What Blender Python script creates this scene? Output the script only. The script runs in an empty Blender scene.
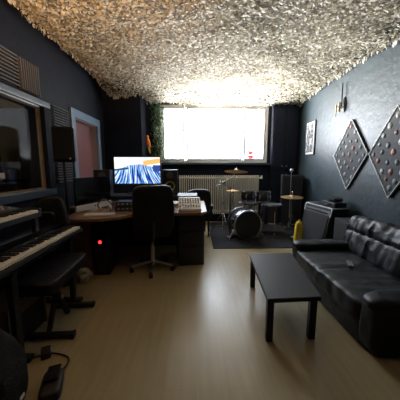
import bpy, bmesh, math, random
from mathutils import Vector, Matrix, noise
random.seed(7)
R = math.radians
scn = bpy.context.scene
COL = scn.collection

# ------------------------------------------------------------------ materials
def new_mat(name):
    m = bpy.data.materials.new(name); m.use_nodes = True
    nt = m.node_tree
    return m, nt, nt.nodes['Principled BSDF']

def mat(name, col, rough=.5, metal=0., bump=0., bscale=30., var=0., vscale=6., spec=.5, coat=0., emit=None, estr=0.):
    m, nt, b = new_mat(name)
    b.inputs['Base Color'].default_value = (*col, 1)
    b.inputs['Roughness'].default_value = rough
    b.inputs['Metallic'].default_value = metal
    b.inputs['Specular IOR Level'].default_value = spec
    b.inputs['Coat Weight'].default_value = coat
    tc = nt.nodes.new('ShaderNodeTexCoord')
    if bump:
        n = nt.nodes.new('ShaderNodeTexNoise'); n.inputs['Scale'].default_value = bscale
        n.inputs['Detail'].default_value = 5
        nt.links.new(tc.outputs['Object'], n.inputs['Vector'])
        bp = nt.nodes.new('ShaderNodeBump'); bp.inputs['Strength'].default_value = bump
        bp.inputs['Distance'].default_value = .02
        nt.links.new(n.outputs['Fac'], bp.inputs['Height'])
        nt.links.new(bp.outputs['Normal'], b.inputs['Normal'])
    n2 = nt.nodes.new('ShaderNodeTexNoise'); n2.inputs['Scale'].default_value = vscale
    n2.inputs['Detail'].default_value = 4
    nt.links.new(tc.outputs['Object'], n2.inputs['Vector'])
    rp = nt.nodes.new('ShaderNodeValToRGB')
    v = max(var, .04)
    rp.color_ramp.elements[0].position = .3; rp.color_ramp.elements[1].position = .7
    rp.color_ramp.elements[0].color = (*[c*(1-v) for c in col], 1)
    rp.color_ramp.elements[1].color = (*[min(1, c*(1+v)) for c in col], 1)
    nt.links.new(n2.outputs['Fac'], rp.inputs['Fac'])
    nt.links.new(rp.outputs['Color'], b.inputs['Base Color'])
    if emit:
        b.inputs['Emission Color'].default_value = (*emit, 1)
        b.inputs['Emission Strength'].default_value = estr
    return m

M = {}
M['wall'] = mat('wall_paint_shaded', (.009, .012, .024), .6, bump=.22, bscale=14, var=.22, vscale=3.5, spec=.2)  # same wall paint, colour darkened for the shade on left and back
M['wall_r'] = mat('wall_paint_lit', (.027, .043, .053), .46, bump=.28, bscale=14, var=.25, vscale=2.5)  # same wall paint, colour kept lighter for the light on the right wall
M['ceil'] = mat('ceiling_paint', (.30, .28, .25), .9)
M['booth'] = mat('booth_wall', (.10, .09, .075), .8, var=.2)
M['boothceil'] = mat('booth_ceiling', (.50, .44, .33), .8)
M['black'] = mat('black_plastic', (.012, .012, .014), .45)
M['blackm'] = mat('black_matte', (.010, .010, .012), .75)
M['blackgloss'] = mat('black_gloss', (.008, .008, .01), .12)
M['leather'] = mat('black_leather', (.005, .006, .009), .48, spec=.36, bump=.35, bscale=9, var=.2)
M['leather2'] = mat('black_leather_dull', (.008, .008, .011), .5, spec=.3, bump=.3, bscale=40)
M['tolex'] = mat('black_vinyl_cover', (.014, .014, .016), .6, bump=.5, bscale=150)
M['cloth'] = mat('black_speaker_cloth', (.014, .015, .019), .9, bump=.3, bscale=200)
M['chrome'] = mat('chrome', (.75, .76, .78), .16, metal=1)
M['steel'] = mat('brushed_steel', (.5, .51, .53), .35, metal=1)
M['silver'] = mat('silver_plastic', (.62, .64, .66), .35)
M['white'] = mat('white_plastic', (.78, .78, .76), .4)
M['ivory'] = mat('ivory_keys', (.82, .76, .64), .3)
M['foam'] = mat('grey_foam_slats', (.13, .13, .14), .8)
M['tableblack'] = mat('black_brown_table', (.014, .0135, .015), .5, spec=.3, var=.2, vscale=12)
M['deskblack'] = mat('desk_black_panel', (.012, .012, .016), .5)
M['frame_blue'] = mat('blue_grey_gloss_paint', (.24, .34, .46), .28)
M['winblue'] = mat('booth_window_paint', (.07, .10, .15), .3)
M['frame_dark'] = mat('dark_frame', (.012, .014, .022), .7, spec=.15)
M['door'] = mat('mauve_door', (.30, .135, .15), .45, var=.15, vscale=2)
M['jamb'] = mat('pale_pink_jamb', (.42, .28, .27), .5)
M['winwhite'] = mat('white_window_paint', (.75, .75, .74), .4)
M['radiator'] = mat('cream_enamel', (.76, .74, .66), .35)
M['sill'] = mat('dark_blue_sill', (.035, .055, .085), .3)
M['mat'] = mat('dark_grey_carpet', (.016, .016, .022), .95, bump=.6, bscale=250, var=.25, vscale=20)
M['brass'] = mat('brass_cymbal', (.36, .24, .11), .48, metal=1, var=.1, vscale=20)
M['drum'] = mat('dark_drum_wrap', (.02, .018, .03), .2, coat=.4)
M['drumhead'] = mat('black_drumhead', (.020, .022, .026), .3)
M['clearhead'] = mat('grey_drumhead', (.035, .036, .042), .6, spec=.3)
M['yellow'] = mat('yellow_plastic', (.62, .46, .03), .45, var=.12, vscale=12)
M['cone'] = mat('yellow_cone', (.72, .56, .08), .5)
M['red'] = mat('red_glaze', (.65, .03, .04), .4)
M['leafg'] = mat('green_leaf', (.05, .13, .03), .55, var=.5, vscale=9)
M['stem'] = mat('brown_stem', (.10, .06, .03), .8)
M['orange'] = mat('orange_feather', (.95, .22, .02), .6, var=.2)
M['bluef'] = mat('blue_feather', (.05, .12, .55), .6, var=.2)
M['yellowf'] = mat('yellow_feather', (.85, .55, .05), .6)
M['boardd'] = mat('dark_display_board', (.022, .024, .028), .7, var=.3, vscale=14)
M['whiteline'] = mat('white_edge_strip', (.85, .88, .9), .5)
M['stoneA'] = mat('pale_disc', (.42, .42, .40), .5, var=.3, vscale=30)
M['stoneB'] = mat('rust_disc', (.28, .10, .07), .5, var=.3, vscale=30)
M['stoneC'] = mat('grey_disc', (.14, .15, .155), .5, var=.3, vscale=30)
M['brassold'] = mat('aged_brass', (.55, .45, .28), .35, metal=1)
M['tanwood'] = mat('tan_wood_strip', (.25, .17, .10), .5, var=.2, vscale=10)
M['card'] = mat('brown_board', (.22, .11, .07), .7, var=.2)
M['bag'] = mat('pale_plastic_bag', (.42, .45, .36), .5, var=.2, vscale=15)
M['fabricblack'] = mat('black_woven_nylon', (.006, .006, .007), .85, bump=.5, bscale=120)
M['redlight'] = mat('red_indicator', (.5, .0, .0), .4, emit=(1, .03, .03), estr=3.0)
M['panelgrey'] = mat('grey_control_panel', (.10, .10, .105), .4)
M['greenish'] = mat('green_cover', (.30, .36, .12), .6)

def wood_mat(name, c1, c2, scale=(1, 1, 1), rough=.35, plank=None, bump=.05):
    m, nt, b = new_mat(name)
    tc = nt.nodes.new('ShaderNodeTexCoord'); mp = nt.nodes.new('ShaderNodeMapping')
    mp.inputs['Scale'].default_value = scale
    nt.links.new(tc.outputs['Object'], mp.inputs['Vector'])
    n = nt.nodes.new('ShaderNodeTexNoise'); n.inputs['Scale'].default_value = 3; n.inputs['Detail'].default_value = 6
    nt.links.new(mp.outputs['Vector'], n.inputs['Vector'])
    rp = nt.nodes.new('ShaderNodeValToRGB')
    rp.color_ramp.elements[0].position = .3; rp.color_ramp.elements[1].position = .7
    rp.color_ramp.elements[0].color = (*c1, 1); rp.color_ramp.elements[1].color = (*c2, 1)
    nt.links.new(n.outputs['Fac'], rp.inputs['Fac'])
    out = rp.outputs['Color']
    if plank:
        br = nt.nodes.new('ShaderNodeTexBrick')
        mp2 = nt.nodes.new('ShaderNodeMapping'); mp2.inputs['Rotation'].default_value = (0, 0, R(90))
        nt.links.new(tc.outputs['Object'], mp2.inputs['Vector'])
        nt.links.new(mp2.outputs['Vector'], br.inputs['Vector'])
        br.inputs['Scale'].default_value = 1
        br.inputs['Brick Width'].default_value = 1.25; br.inputs['Row Height'].default_value = .195
        br.inputs['Mortar Size'].default_value = .0022; br.inputs['Mortar Smooth'].default_value = .6
        br.inputs['Color1'].default_value = (1, 1, 1, 1); br.inputs['Color2'].default_value = (.965, .96, .95, 1)
        br.inputs['Mortar'].default_value = (.86, .84, .80, 1)
        mx = nt.nodes.new('ShaderNodeMix'); mx.data_type = 'RGBA'; mx.blend_type = 'MULTIPLY'
        mx.inputs[0].default_value = 1
        nt.links.new(out, mx.inputs[6]); nt.links.new(br.outputs['Color'], mx.inputs[7])
        out = mx.outputs[2]
    nt.links.new(out, b.inputs['Base Color'])
    b.inputs['Roughness'].default_value = rough
    bp = nt.nodes.new('ShaderNodeBump'); bp.inputs['Strength'].default_value = bump; bp.inputs['Distance'].default_value = .01
    nt.links.new(n.outputs['Fac'], bp.inputs['Height']); nt.links.new(bp.outputs['Normal'], b.inputs['Normal'])
    return m
M['floor'] = wood_mat('beige_laminate', (.36, .30, .175), (.415, .35, .212), (9, .8, 1), .30, plank=True)
M['deskwood'] = wood_mat('desk_beech', (.22, .12, .065), (.29, .165, .095), (2, 12, 1), .35)

# camouflage net: each scrap gets its own tone
def net_mat():
    m, nt, b = new_mat('camouflage_net_scraps')
    g = nt.nodes.new('ShaderNodeNewGeometry')
    rp = nt.nodes.new('ShaderNodeValToRGB'); rp.color_ramp.interpolation = 'CONSTANT'
    e = rp.color_ramp.elements
    e[0].position = 0; e[0].color = (.80, .76, .66, 1)
    e[1].position = .34; e[1].color = (.64, .58, .44, 1)
    for p, c in ((.58, (.48, .43, .32, 1)), (.74, (.88, .87, .83, 1)), (.88, (.30, .27, .20, 1))):
        x = e.new(p); x.color = c
    nt.links.new(g.outputs['Random Per Island'], rp.inputs['Fac'])
    nt.links.new(rp.outputs['Color'], b.inputs['Base Color'])
    b.inputs['Roughness'].default_value = .6
    tl = nt.nodes.new('ShaderNodeBsdfTranslucent'); nt.links.new(rp.outputs['Color'], tl.inputs['Color'])
    mx = nt.nodes.new('ShaderNodeMixShader'); mx.inputs[0].default_value = .40
    nt.links.new(b.outputs[0], mx.inputs[1]); nt.links.new(tl.outputs[0], mx.inputs[2])
    nt.links.new(mx.outputs[0], nt.nodes['Material Output'].inputs['Surface'])
    return m
M['net'] = net_mat()

def glass_mat(name, gloss, tint, rough=.02):
    m = bpy.data.materials.new(name); m.use_nodes = True; nt = m.node_tree
    nt.nodes.remove(nt.nodes['Principled BSDF'])
    t = nt.nodes.new('ShaderNodeBsdfTransparent'); t.inputs[0].default_value = (*tint, 1)
    g = nt.nodes.new('ShaderNodeBsdfGlossy'); g.inputs['Roughness'].default_value = rough
    mx = nt.nodes.new('ShaderNodeMixShader'); mx.inputs[0].default_value = gloss
    nt.links.new(t.outputs[0], mx.inputs[1]); nt.links.new(g.outputs[0], mx.inputs[2])
    nt.links.new(mx.outputs[0], nt.nodes['Material Output'].inputs['Surface'])
    return m
M['glass'] = glass_mat('window_glass', .04, (1, 1, 1))
M['studioglass'] = glass_mat('studio_double_glass', .012, (.7, .7, .7), .05)

def screen_mat():
    # a harbour-like picture: pale sky, blue and white slanting stripes, orange band
    m = bpy.data.materials.new('screen_picture'); m.use_nodes = True; nt = m.node_tree
    N = nt.nodes; L = nt.links
    N.remove(N['Principled BSDF'])
    tc = N.new('ShaderNodeTexCoord'); sp = N.new('ShaderNodeSeparateXYZ'); L.new(tc.outputs['Generated'], sp.inputs[0])
    def math_(op, a, b=None):
        n = N.new('ShaderNodeMath'); n.operation = op
        for i, v in enumerate((a, b)):
            if v is None: continue
            if isinstance(v, (int, float)): n.inputs[i].default_value = v
            else: L.new(v, n.inputs[i])
        return n.outputs[0]
    def mixc(f, a, b):
        n = N.new('ShaderNodeMix'); n.data_type = 'RGBA'
        L.new(f, n.inputs[0])
        for i, v in ((6, a), (7, b)):
            if isinstance(v, tuple): n.inputs[i].default_value = (*v, 1)
            else: L.new(v, n.inputs[i])
        return n.outputs[2]
    X, Z = sp.outputs[0], sp.outputs[2]
    # stripes (masts / towers) slanting
    wv = N.new('ShaderNodeTexNoise'); wv.inputs['Scale'].default_value = 1; wv.inputs['Detail'].default_value = 2
    cb = N.new('ShaderNodeCombineXYZ')
    L.new(math_('MULTIPLY', math_('ADD', X, math_('MULTIPLY', Z, math_('SUBTRACT', X, .45))), 26), cb.inputs[0])
    L.new(math_('MULTIPLY', Z, 1.5), cb.inputs[1]); L.new(cb.outputs[0], wv.inputs['Vector'])
    rp = N.new('ShaderNodeValToRGB'); e = rp.color_ramp.elements
    e[0].position = .43; e[0].color = (.008, .03, .26, 1); e[1].position = .57; e[1].color = (.75, .88, 1, 1)
    x = e.new(.5); x.color = (.05, .28, .75, 1)
    L.new(wv.outputs['Fac'], rp.inputs['Fac'])
    # skyline: stripes below a wavy diagonal line
    line = math_('ADD', .48, math_('MULTIPLY', .25, math_('SINE', math_('MULTIPLY', X, 3.0))))
    below = math_('LESS_THAN', Z, line)
    ns = N.new('ShaderNodeTexNoise'); ns.inputs['Scale'].default_value = 5; L.new(tc.outputs['Generated'], ns.inputs['Vector'])
    rs = N.new('ShaderNodeValToRGB'); e = rs.color_ramp.elements
    e[0].position = .35; e[0].color = (.75, .88, 1, 1); e[1].position = .6; e[1].color = (1, .97, .92, 1)
    L.new(ns.outputs['Fac'], rs.inputs['Fac'])
    c = mixc(below, rs.outputs['Color'], rp.outputs['Color'])
    o1 = math_('MULTIPLY', math_('GREATER_THAN', X, .63), math_('LESS_THAN', math_('ABSOLUTE', math_('SUBTRACT', Z, math_('ADD', .62, math_('MULTIPLY', .25, X)))), .09))
    c = mixc(o1, c, (1, .50, .16))
    o2 = math_('MULTIPLY', math_('GREATER_THAN', X, .84), math_('LESS_THAN', math_('ABSOLUTE', math_('SUBTRACT', Z, .58)), .12))
    c = mixc(o2, c, (.03, .07, .30))
    o3 = math_('MULTIPLY', math_('LESS_THAN', X, .30), math_('LESS_THAN', math_('ABSOLUTE', math_('SUBTRACT', Z, math_('ADD', .52, math_('MULTIPLY', .2, X)))), .035))
    c = mixc(o3, c, (.02, .08, .20))
    em = N.new('ShaderNodeEmission'); L.new(c, em.inputs[0]); em.inputs[1].default_value = 1.25
    L.new(em.outputs[0], N['Material Output'].inputs['Surface'])
    return m
M['screen'] = screen_mat()

def poster_mat():
    m, nt, b = new_mat('poster_print'); N = nt.nodes; L = nt.links
    tc = N.new('ShaderNodeTexCoord')
    v = N.new('ShaderNodeTexVoronoi'); v.inputs['Scale'].default_value = 7; v.distance = 'CHEBYCHEV'
    L.new(tc.outputs['Generated'], v.inputs['Vector'])
    n = N.new('ShaderNodeTexNoise'); n.inputs['Scale'].default_value = 22; L.new(tc.outputs['Generated'], n.inputs['Vector'])
    ad = N.new('ShaderNodeMath'); ad.operation = 'MULTIPLY'
    L.new(v.outputs['Distance'], ad.inputs[0]); L.new(n.outputs['Fac'], ad.inputs[1])
    rp = N.new('ShaderNodeValToRGB'); e = rp.color_ramp.elements
    e[0].position = .20; e[0].color = (.015, .015, .02, 1); e[1].position = .42; e[1].color = (.6, .6, .62, 1)
    L.new(ad.outputs[0], rp.inputs['Fac']); L.new(rp.outputs['Color'], b.inputs['Base Color'])
    b.inputs['Roughness'].default_value = .5
    return m
M['poster'] = poster_mat()

# ------------------------------------------------------------------ mesh helper
class MB:
    def __init__(s): s.bm = bmesh.new()
    def box(s, c, d, rot=None, bev=0., seg=2):
        mt = Matrix.Translation(Vector(c))
        if rot: mt = mt @ (Matrix.Rotation(rot[2], 4, 'Z') @ Matrix.Rotation(rot[1], 4, 'Y') @ Matrix.Rotation(rot[0], 4, 'X'))
        r = bmesh.ops.create_cube(s.bm, size=1, matrix=mt @ Matrix.Diagonal((*d, 1)))
        if bev:
            es = set()
            for v in r['verts']: es.update(v.link_edges)
            bmesh.ops.bevel(s.bm, geom=list(es), offset=bev, segments=seg, affect='EDGES', profile=.6)
        return s
    def cyl(s, p0, p1, r0, r1=None, seg=16, cap=True):
        p0, p1 = Vector(p0), Vector(p1); d = p1-p0
        if r1 is None: r1 = r0
        q = d.to_track_quat('Z', 'Y').to_matrix().to_4x4()
        bmesh.ops.create_cone(s.bm, cap_ends=cap, segments=seg, radius1=r0, radius2=r1, depth=d.length,
                              matrix=Matrix.Translation((p0+p1)/2) @ q)
        return s
    def ball(s, c, r, seg=12, scale=(1, 1, 1)):
        bmesh.ops.create_uvsphere(s.bm, u_segments=seg, v_segments=max(6, seg//2+2), radius=r,
                                  matrix=Matrix.Translation(Vector(c)) @ Matrix.Diagonal((*scale, 1)))
        return s
    def lathe(s, prof, c=(0, 0, 0), rot=None, seg=28):
        mt = Matrix.Translation(Vector(c)) @ (rot if rot is not None else Matrix.Identity(4))
        rings = []
        for r, z in prof:
            if r < 1e-5: rings.append([s.bm.verts.new(mt @ Vector((0, 0, z)))])
            else: rings.append([s.bm.verts.new(mt @ Vector((r*math.cos(2*math.pi*k/seg), r*math.sin(2*math.pi*k/seg), z))) for k in range(seg)])
        for a, b in zip(rings, rings[1:]):
            for k in range(seg):
                k2 = (k+1) % seg
                if len(a) == 1 and len(b) == 1: continue
                if len(a) == 1: s.bm.faces.new((a[0], b[k], b[k2]))
                elif len(b) == 1: s.bm.faces.new((a[k], a[k2], b[0]))
                else: s.bm.faces.new((a[k], a[k2], b[k2], b[k]))
        return s
    def tube(s, pts, r, seg=8):
        pts = [Vector(p) for p in pts]
        # catmull-rom smooth
        P = []
        for i in range(len(pts)-1):
            a = pts[max(i-1, 0)]; b = pts[i]; c = pts[i+1]; d = pts[min(i+2, len(pts)-1)]
            n = 6 if len(pts) > 2 else 1
            for k in range(n):
                t = k/n
                P.append(.5*((2*b)+(-a+c)*t+(2*a-5*b+4*c-d)*t*t+(-a+3*b-3*c+d)*t**3))
        P.append(pts[-1])
        rings = []; up = Vector((0, 0, 1)); prev = None
        for i, p in enumerate(P):
            t = (P[min(i+1, len(P)-1)]-P[max(i-1, 0)]).normalized()
            if prev is None:
                n = t.cross(up)
                if n.length < .05: n = t.cross(Vector((1, 0, 0)))
            else: n = prev - t*prev.dot(t)
            n.normalize(); prev = n; bn = t.cross(n)
            rings.append([s.bm.verts.new(p+r*(math.cos(2*math.pi*k/seg)*n+math.sin(2*math.pi*k/seg)*bn)) for k in range(seg)])
        for a, b in zip(rings, rings[1:]):
            for k in range(seg): s.bm.faces.new((a[k], a[(k+1) % seg], b[(k+1) % seg], b[k]))
        s.bm.faces.new(rings[0][::-1]); s.bm.faces.new(rings[-1])
        return s
    def prism(s, poly, z0, z1, axis='Z', bev=0.):
        def V(a, b, h):
            return Vector((a, b, h)) if axis == 'Z' else (Vector((a, h, b)) if axis == 'Y' else Vector((h, a, b)))
        lo = [s.bm.verts.new(V(a, b, z0)) for a, b in poly]; hi = [s.bm.verts.new(V(a, b, z1)) for a, b in poly]
        n = len(poly); fs = [s.bm.faces.new(lo[::-1]), s.bm.faces.new(hi)]
        for k in range(n): fs.append(s.bm.faces.new((lo[k], lo[(k+1) % n], hi[(k+1) % n], hi[k])))
        if bev:
            es = set()
            for f in fs: es.update(f.edges)
            bmesh.ops.bevel(s.bm, geom=list(es), offset=bev, segments=2, affect='EDGES')
        return s
    def puff(s, c, d, n=4., sub=14, wr=0., wf=6., wdir=(1, 1, 1), rot=None, seed=0., fold=None):
        """soft cushion: rounded box with wrinkles"""
        tmp = bmesh.new(); bmesh.ops.create_cube(tmp, size=2)
        bmesh.ops.subdivide_edges(tmp, edges=tmp.edges[:], cuts=sub, use_grid_fill=True)
        mt = Matrix.Translation(Vector(c))
        if rot: mt = mt @ (Matrix.Rotation(rot[2], 4, 'Z') @ Matrix.Rotation(rot[1], 4, 'Y') @ Matrix.Rotation(rot[0], 4, 'X'))
        mp = {}
        for v in tmp.verts:
            p = v.co; k = (abs(p.x)**n+abs(p.y)**n+abs(p.z)**n)**(1/n); q = p/k
            w = Vector((q.x*d[0]/2, q.y*d[1]/2, q.z*d[2]/2))
            if wr:
                a = noise.noise(Vector((w.x*wdir[0]*wf+seed, w.y*wdir[1]*wf, w.z*wdir[2]*wf)))
                w += q.normalized()*wr*(1-2*abs(a)*1.6)
            if fold: w += fold(w, q)
            mp[v] = s.bm.verts.new(mt @ w)
        for f in tmp.faces: s.bm.faces.new([mp[v] for v in f.verts])
        tmp.free(); return s
    def build(s, name, m, parent=None, smooth=True, angle=40):
        me = bpy.data.meshes.new(name)
        bmesh.ops.recalc_face_normals(s.bm, faces=s.bm.faces[:])
        s.bm.to_mesh(me); s.bm.free()
        me.materials.append(m)
        if smooth:
            for p in me.polygons: p.use_smooth = True
            me.set_sharp_from_angle(angle=R(angle))
        o = bpy.data.objects.new(name, me); COL.objects.link(o)
        if parent: o.parent = parent
        return o

def thing(name, label, cat, loc=(0, 0, 0), rz=0., group=None, rx=0.):
    o = bpy.data.objects.new(name, None); COL.objects.link(o)
    o.empty_display_size = .1
    o.location = loc; o.rotation_euler = (rx, 0, rz); o['label'] = label; o['category'] = cat
    if group: o['group'] = group
    return o
def tag(o, label, cat, group=None, kind=None):
    o['label'] = label; o['category'] = cat
    if group: o['group'] = group
    if kind: o['kind'] = kind
    return o
def struct(o, label=None):
    o['kind'] = 'structure'
    if label: o['label'] = label; 
    return o
def copy_tree(o, parent=None):
    c = o.copy(); COL.objects.link(c); c.parent = parent
    for ch in list(o.children): copy_tree(ch, c)
    return c

# ------------------------------------------------------------------ room shell
XL, XR, YB, YF, ZC = -1.9, 2.4, 5.7, -1.6, 3.05
struct(MB().box(((XL+XR)/2, (YB+YF)/2, -.05), (XR-XL+.6, YB-YF+.6, .1)).build('floor', M['floor'], smooth=False), 'beige wood laminate floor')
struct(MB().box(((XL+XR)/2, (YB+YF)/2, ZC+.05), (XR-XL+.6, YB-YF+.6, .1)).build('ceiling', M['ceil'], smooth=False), 'dark ceiling above the camouflage net')
struct(MB().box((XR+.15, (YB+YF)/2, ZC/2), (.3, YB-YF+.6, ZC)).build('wall_right', M['wall_r'], smooth=False), 'dark slate blue right wall')
struct(MB().box(((XL+XR)/2, YF-.15, ZC/2), (XR-XL, .3, ZC)).build('wall_front', M['wall'], smooth=False), 'dark wall behind the viewer')
# back wall with window opening
WX0, WX1, WZ0, WZ1 = -.80, 1.70, 1.40, 2.71
b = MB()
b.box(((XL+WX0)/2-.15, YB+.15, ZC/2), (WX0-XL+.3, .3, ZC)); b.box(((WX1+XR)/2, YB+.15, ZC/2), (XR-WX1, .3, ZC))
b.box(((WX0+WX1)/2, YB+.15, WZ0/2), (WX1-WX0, .3, WZ0)); b.box(((WX0+WX1)/2, YB+.15, (WZ1+ZC)/2), (WX1-WX0, .3, ZC-WZ1))
struct(b.build('wall_back', M['wall'], smooth=False), 'dark blue back wall around the window')
# left wall with studio window and door openings
LY0, LY1, LZ0, LZ1 = 1.15, 3.13, 1.02, 2.04
DY0, DY1, DZ = 3.93, 4.80, 2.08
b = MB(); xc = XL-.1
b.box((xc, (YF+LY0)/2, ZC/2), (.2, LY0-YF, ZC))
b.box((xc, (LY0+LY1)/2, LZ0/2), (.2, LY1-LY0, LZ0)); b.box((xc, (LY0+LY1)/2, (LZ1+ZC)/2), (.2, LY1-LY0, ZC-LZ1))
b.box((xc, (LY1+DY0)/2, ZC/2), (.2, DY0-LY1, ZC))
b.box((xc, (DY0+DY1)/2, (DZ+ZC)/2), (.2, DY1-DY0, ZC-DZ)); b.box((xc, (DY1+YB)/2, ZC/2), (.2, YB-DY1, ZC))
struct(b.build('wall_left', M['wall'], smooth=False), 'dark left wall')
struct(MB().box((-1.51, 5.45, ZC/2), (.78, .5, ZC)).build('wall_corner', M['wall'], smooth=False), 'dark boxed-out column in the back left corner')
# booth behind the studio glass
b = MB()
b.box((-3.65, 2.1, 1.4), (.1, 3.6, 2.8)); b.box((-2.85, .25, 1.4), (1.7, .1, 2.8)); b.box((-2.85, 3.88, 1.4), (1.7, .1, 2.8))
b.box((-2.85, 2.1, -.05), (1.7, 3.6, .1))
struct(b.build('wall_booth', M['booth'], smooth=False), 'walls of the recording booth behind the glass')

struct(MB().box((-2.85, 2.1, 2.23), (1.7, 3.6, .1)).build('ceiling_booth', M['boothceil'], smooth=False), 'pale tan ceiling of the recording booth')
# window 1 : bright back window
w1 = bpy.data.objects.new('window_1', None); COL.objects.link(w1); w1.location = (0, 0, 0)
struct(w1, 'wide bright window in the back wall')
yw = YB+.06
b = MB()
for z in (WZ0+.03, WZ1-.03): b.box(((WX0+WX1)/2, yw, z), (WX1-WX0, .07, .06), bev=.006)
for x in (WX0+.03, WX1-.03): b.box((x, yw, (WZ0+WZ1)/2), (.06, .07, WZ1-WZ0-.12), bev=.006)
for x in (-.22, 1.12): b.box((x, yw, (WZ0+WZ1)/2), (.035, .07, WZ1-WZ0-.12), bev=.006)
b.build('window_frame', M['winwhite'], w1, smooth=False)
for x0, x1 in ((WX0+.06, -.245), (-.195, 1.095), (1.145, WX1-.06)):
    b = MB(); zc = (WZ0+WZ1)/2; h = WZ1-WZ0-.12
    for z in (WZ0+.06+.02, WZ1-.06-.02): b.box(((x0+x1)/2, yw-.02, z), (x1-x0, .04, .04), bev=.005)
    for x in (x0+.02, x1-.02): b.box((x, yw-.02, zc), (.04, .04, h-.08), bev=.005)
    sa = b.build('sash', M['winwhite'], w1, smooth=False)
    MB().box(((x0+x1)/2, yw-.01, zc), (x1-x0-.06, .008, h-.06)).build('pane', M['glass'], sa, smooth=False)
MB().cyl((-.27, yw-.05, 2.0), (-.27, yw-.05, 2.12), .01).cyl((-.27, yw-.05, 2.06), (-.27, yw-.02, 2.06), .012).build('window_handle', M['silver'], w1)
struct(MB().box(((WX0+WX1)/2, YB-.045, WZ0-.03), (WX1-WX0+.1, .15, .04), bev=.008).build('trim_1', M['sill'], smooth=False), 'dark blue sill under the bright window')
# window 2 : studio glass on the left
w2 = bpy.data.objects.new('window_2', None); COL.objects.link(w2); struct(w2, 'recording booth window in the left wall')
b = MB(); t = .09; yc = (LY0+LY1)/2
b.box((XL+.015, yc, LZ1+.03), (.07, LY1-LY0+.24, .07), bev=.008); b.box((XL+.015, yc, LZ0-.04), (.07, LY1-LY0+.24, t), bev=.008)
b.build('frame', M['winblue'], w2, smooth=False)
b = MB(); b.box((XL+.015, LY1+.045, (LZ0+LZ1)/2), (.07, .13, LZ1-LZ0), bev=.008); b.box((XL+.015, LY0-.045, (LZ0+LZ1)/2), (.07, .13, LZ1-LZ0), bev=.008)
b.build('side_frame', M['frame_dark'], w2, smooth=False)
b = MB(); b.box((XL-.03, LY1-.012, (LZ0+LZ1)/2), (.05, .024, LZ1-LZ0)); b.box((XL-.03, LY0+.012, (LZ0+LZ1)/2), (.05, .024, LZ1-LZ0))
b.box((XL-.03, yc, LZ0+.012), (.05, LY1-LY0-.09, .024))
b.build('lining', M['tanwood'], w2, smooth=False)
MB().box((XL-.03, yc, LZ1-.012), (.08, LY1-LY0-.09, .022)).build('top_bead', M['silver'], w2, smooth=False)
MB().box((XL-.06, yc, (LZ0+LZ1)/2), (.012, LY1-LY0-.09, LZ1-LZ0-.04)).build('pane', M['studioglass'], w2, smooth=False)
# door
d1 = bpy.data.objects.new('door_1', None); COL.objects.link(d1); struct(d1, 'mauve door in a blue grey frame on the left wall')
b = MB()
b.box((XL+.01, (DY0+DY1)/2, DZ+.055), (.05, DY1-DY0+.24, .13), bev=.008)
for y in (DY0-.06, DY1+.06): b.box((XL+.01, y, DZ/2), (.05, .12, DZ-.012), bev=.008)
b.build('door_frame', M['frame_blue'], d1, smooth=False)
b = MB(); b.box((XL-.08, DY1-.012, DZ/2), (.15, .02, DZ)); b.box((XL-.08, DY0+.012, DZ/2), (.15, .02, DZ)); b.box((XL-.08, (DY0+DY1)/2, DZ-.012), (.15, DY1-DY0-.04, .02))
b.build('jamb', M['jamb'], d1, smooth=False)
b = MB(); b.box((XL-.13, (DY0+DY1)/2, DZ/2), (.04, DY1-DY0-.05, DZ-.03), bev=.004)
dl = b.build('door_leaf', M['door'], d1, smooth=False)
MB().cyl((XL-.11, DY0+.1, 1.02), (XL-.05, DY0+.1, 1.02), .012).cyl((XL-.055, DY0+.1, 1.02), (XL-.055, DY0+.21, 1.02), .01).build('door_handle', M['steel'], dl)

# dark cupboard fronts right of the window
t = thing('wall_cabinet', 'tall dark panelled cupboard in the back right corner right of the window', 'cupboard', (2.06, YB-.06, 0))
MB().box((0, 0, 1.36), (.60, .10, 2.66)).build('body', M['frame_dark'], t, smooth=False)
for i, x in enumerate((-.15, .15)):
    for z0, z1 in ((.1, 1.2), (1.24, 2.6)):
        dd = MB().box((x, -.06, (z0+z1)/2), (.28, .02, z1-z0), bev=.004).box((x, -.073, (z0+z1)/2), (.2, .012, z1-z0-.12), bev=.004).build('door', M['wall'], t, smooth=False)
        MB().ball((x+(.10 if i == 0 else -.10), -.09, z0+.08 if z0 > 1 else z1-.08), .013).build('knob', M['steel'], dd)

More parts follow.
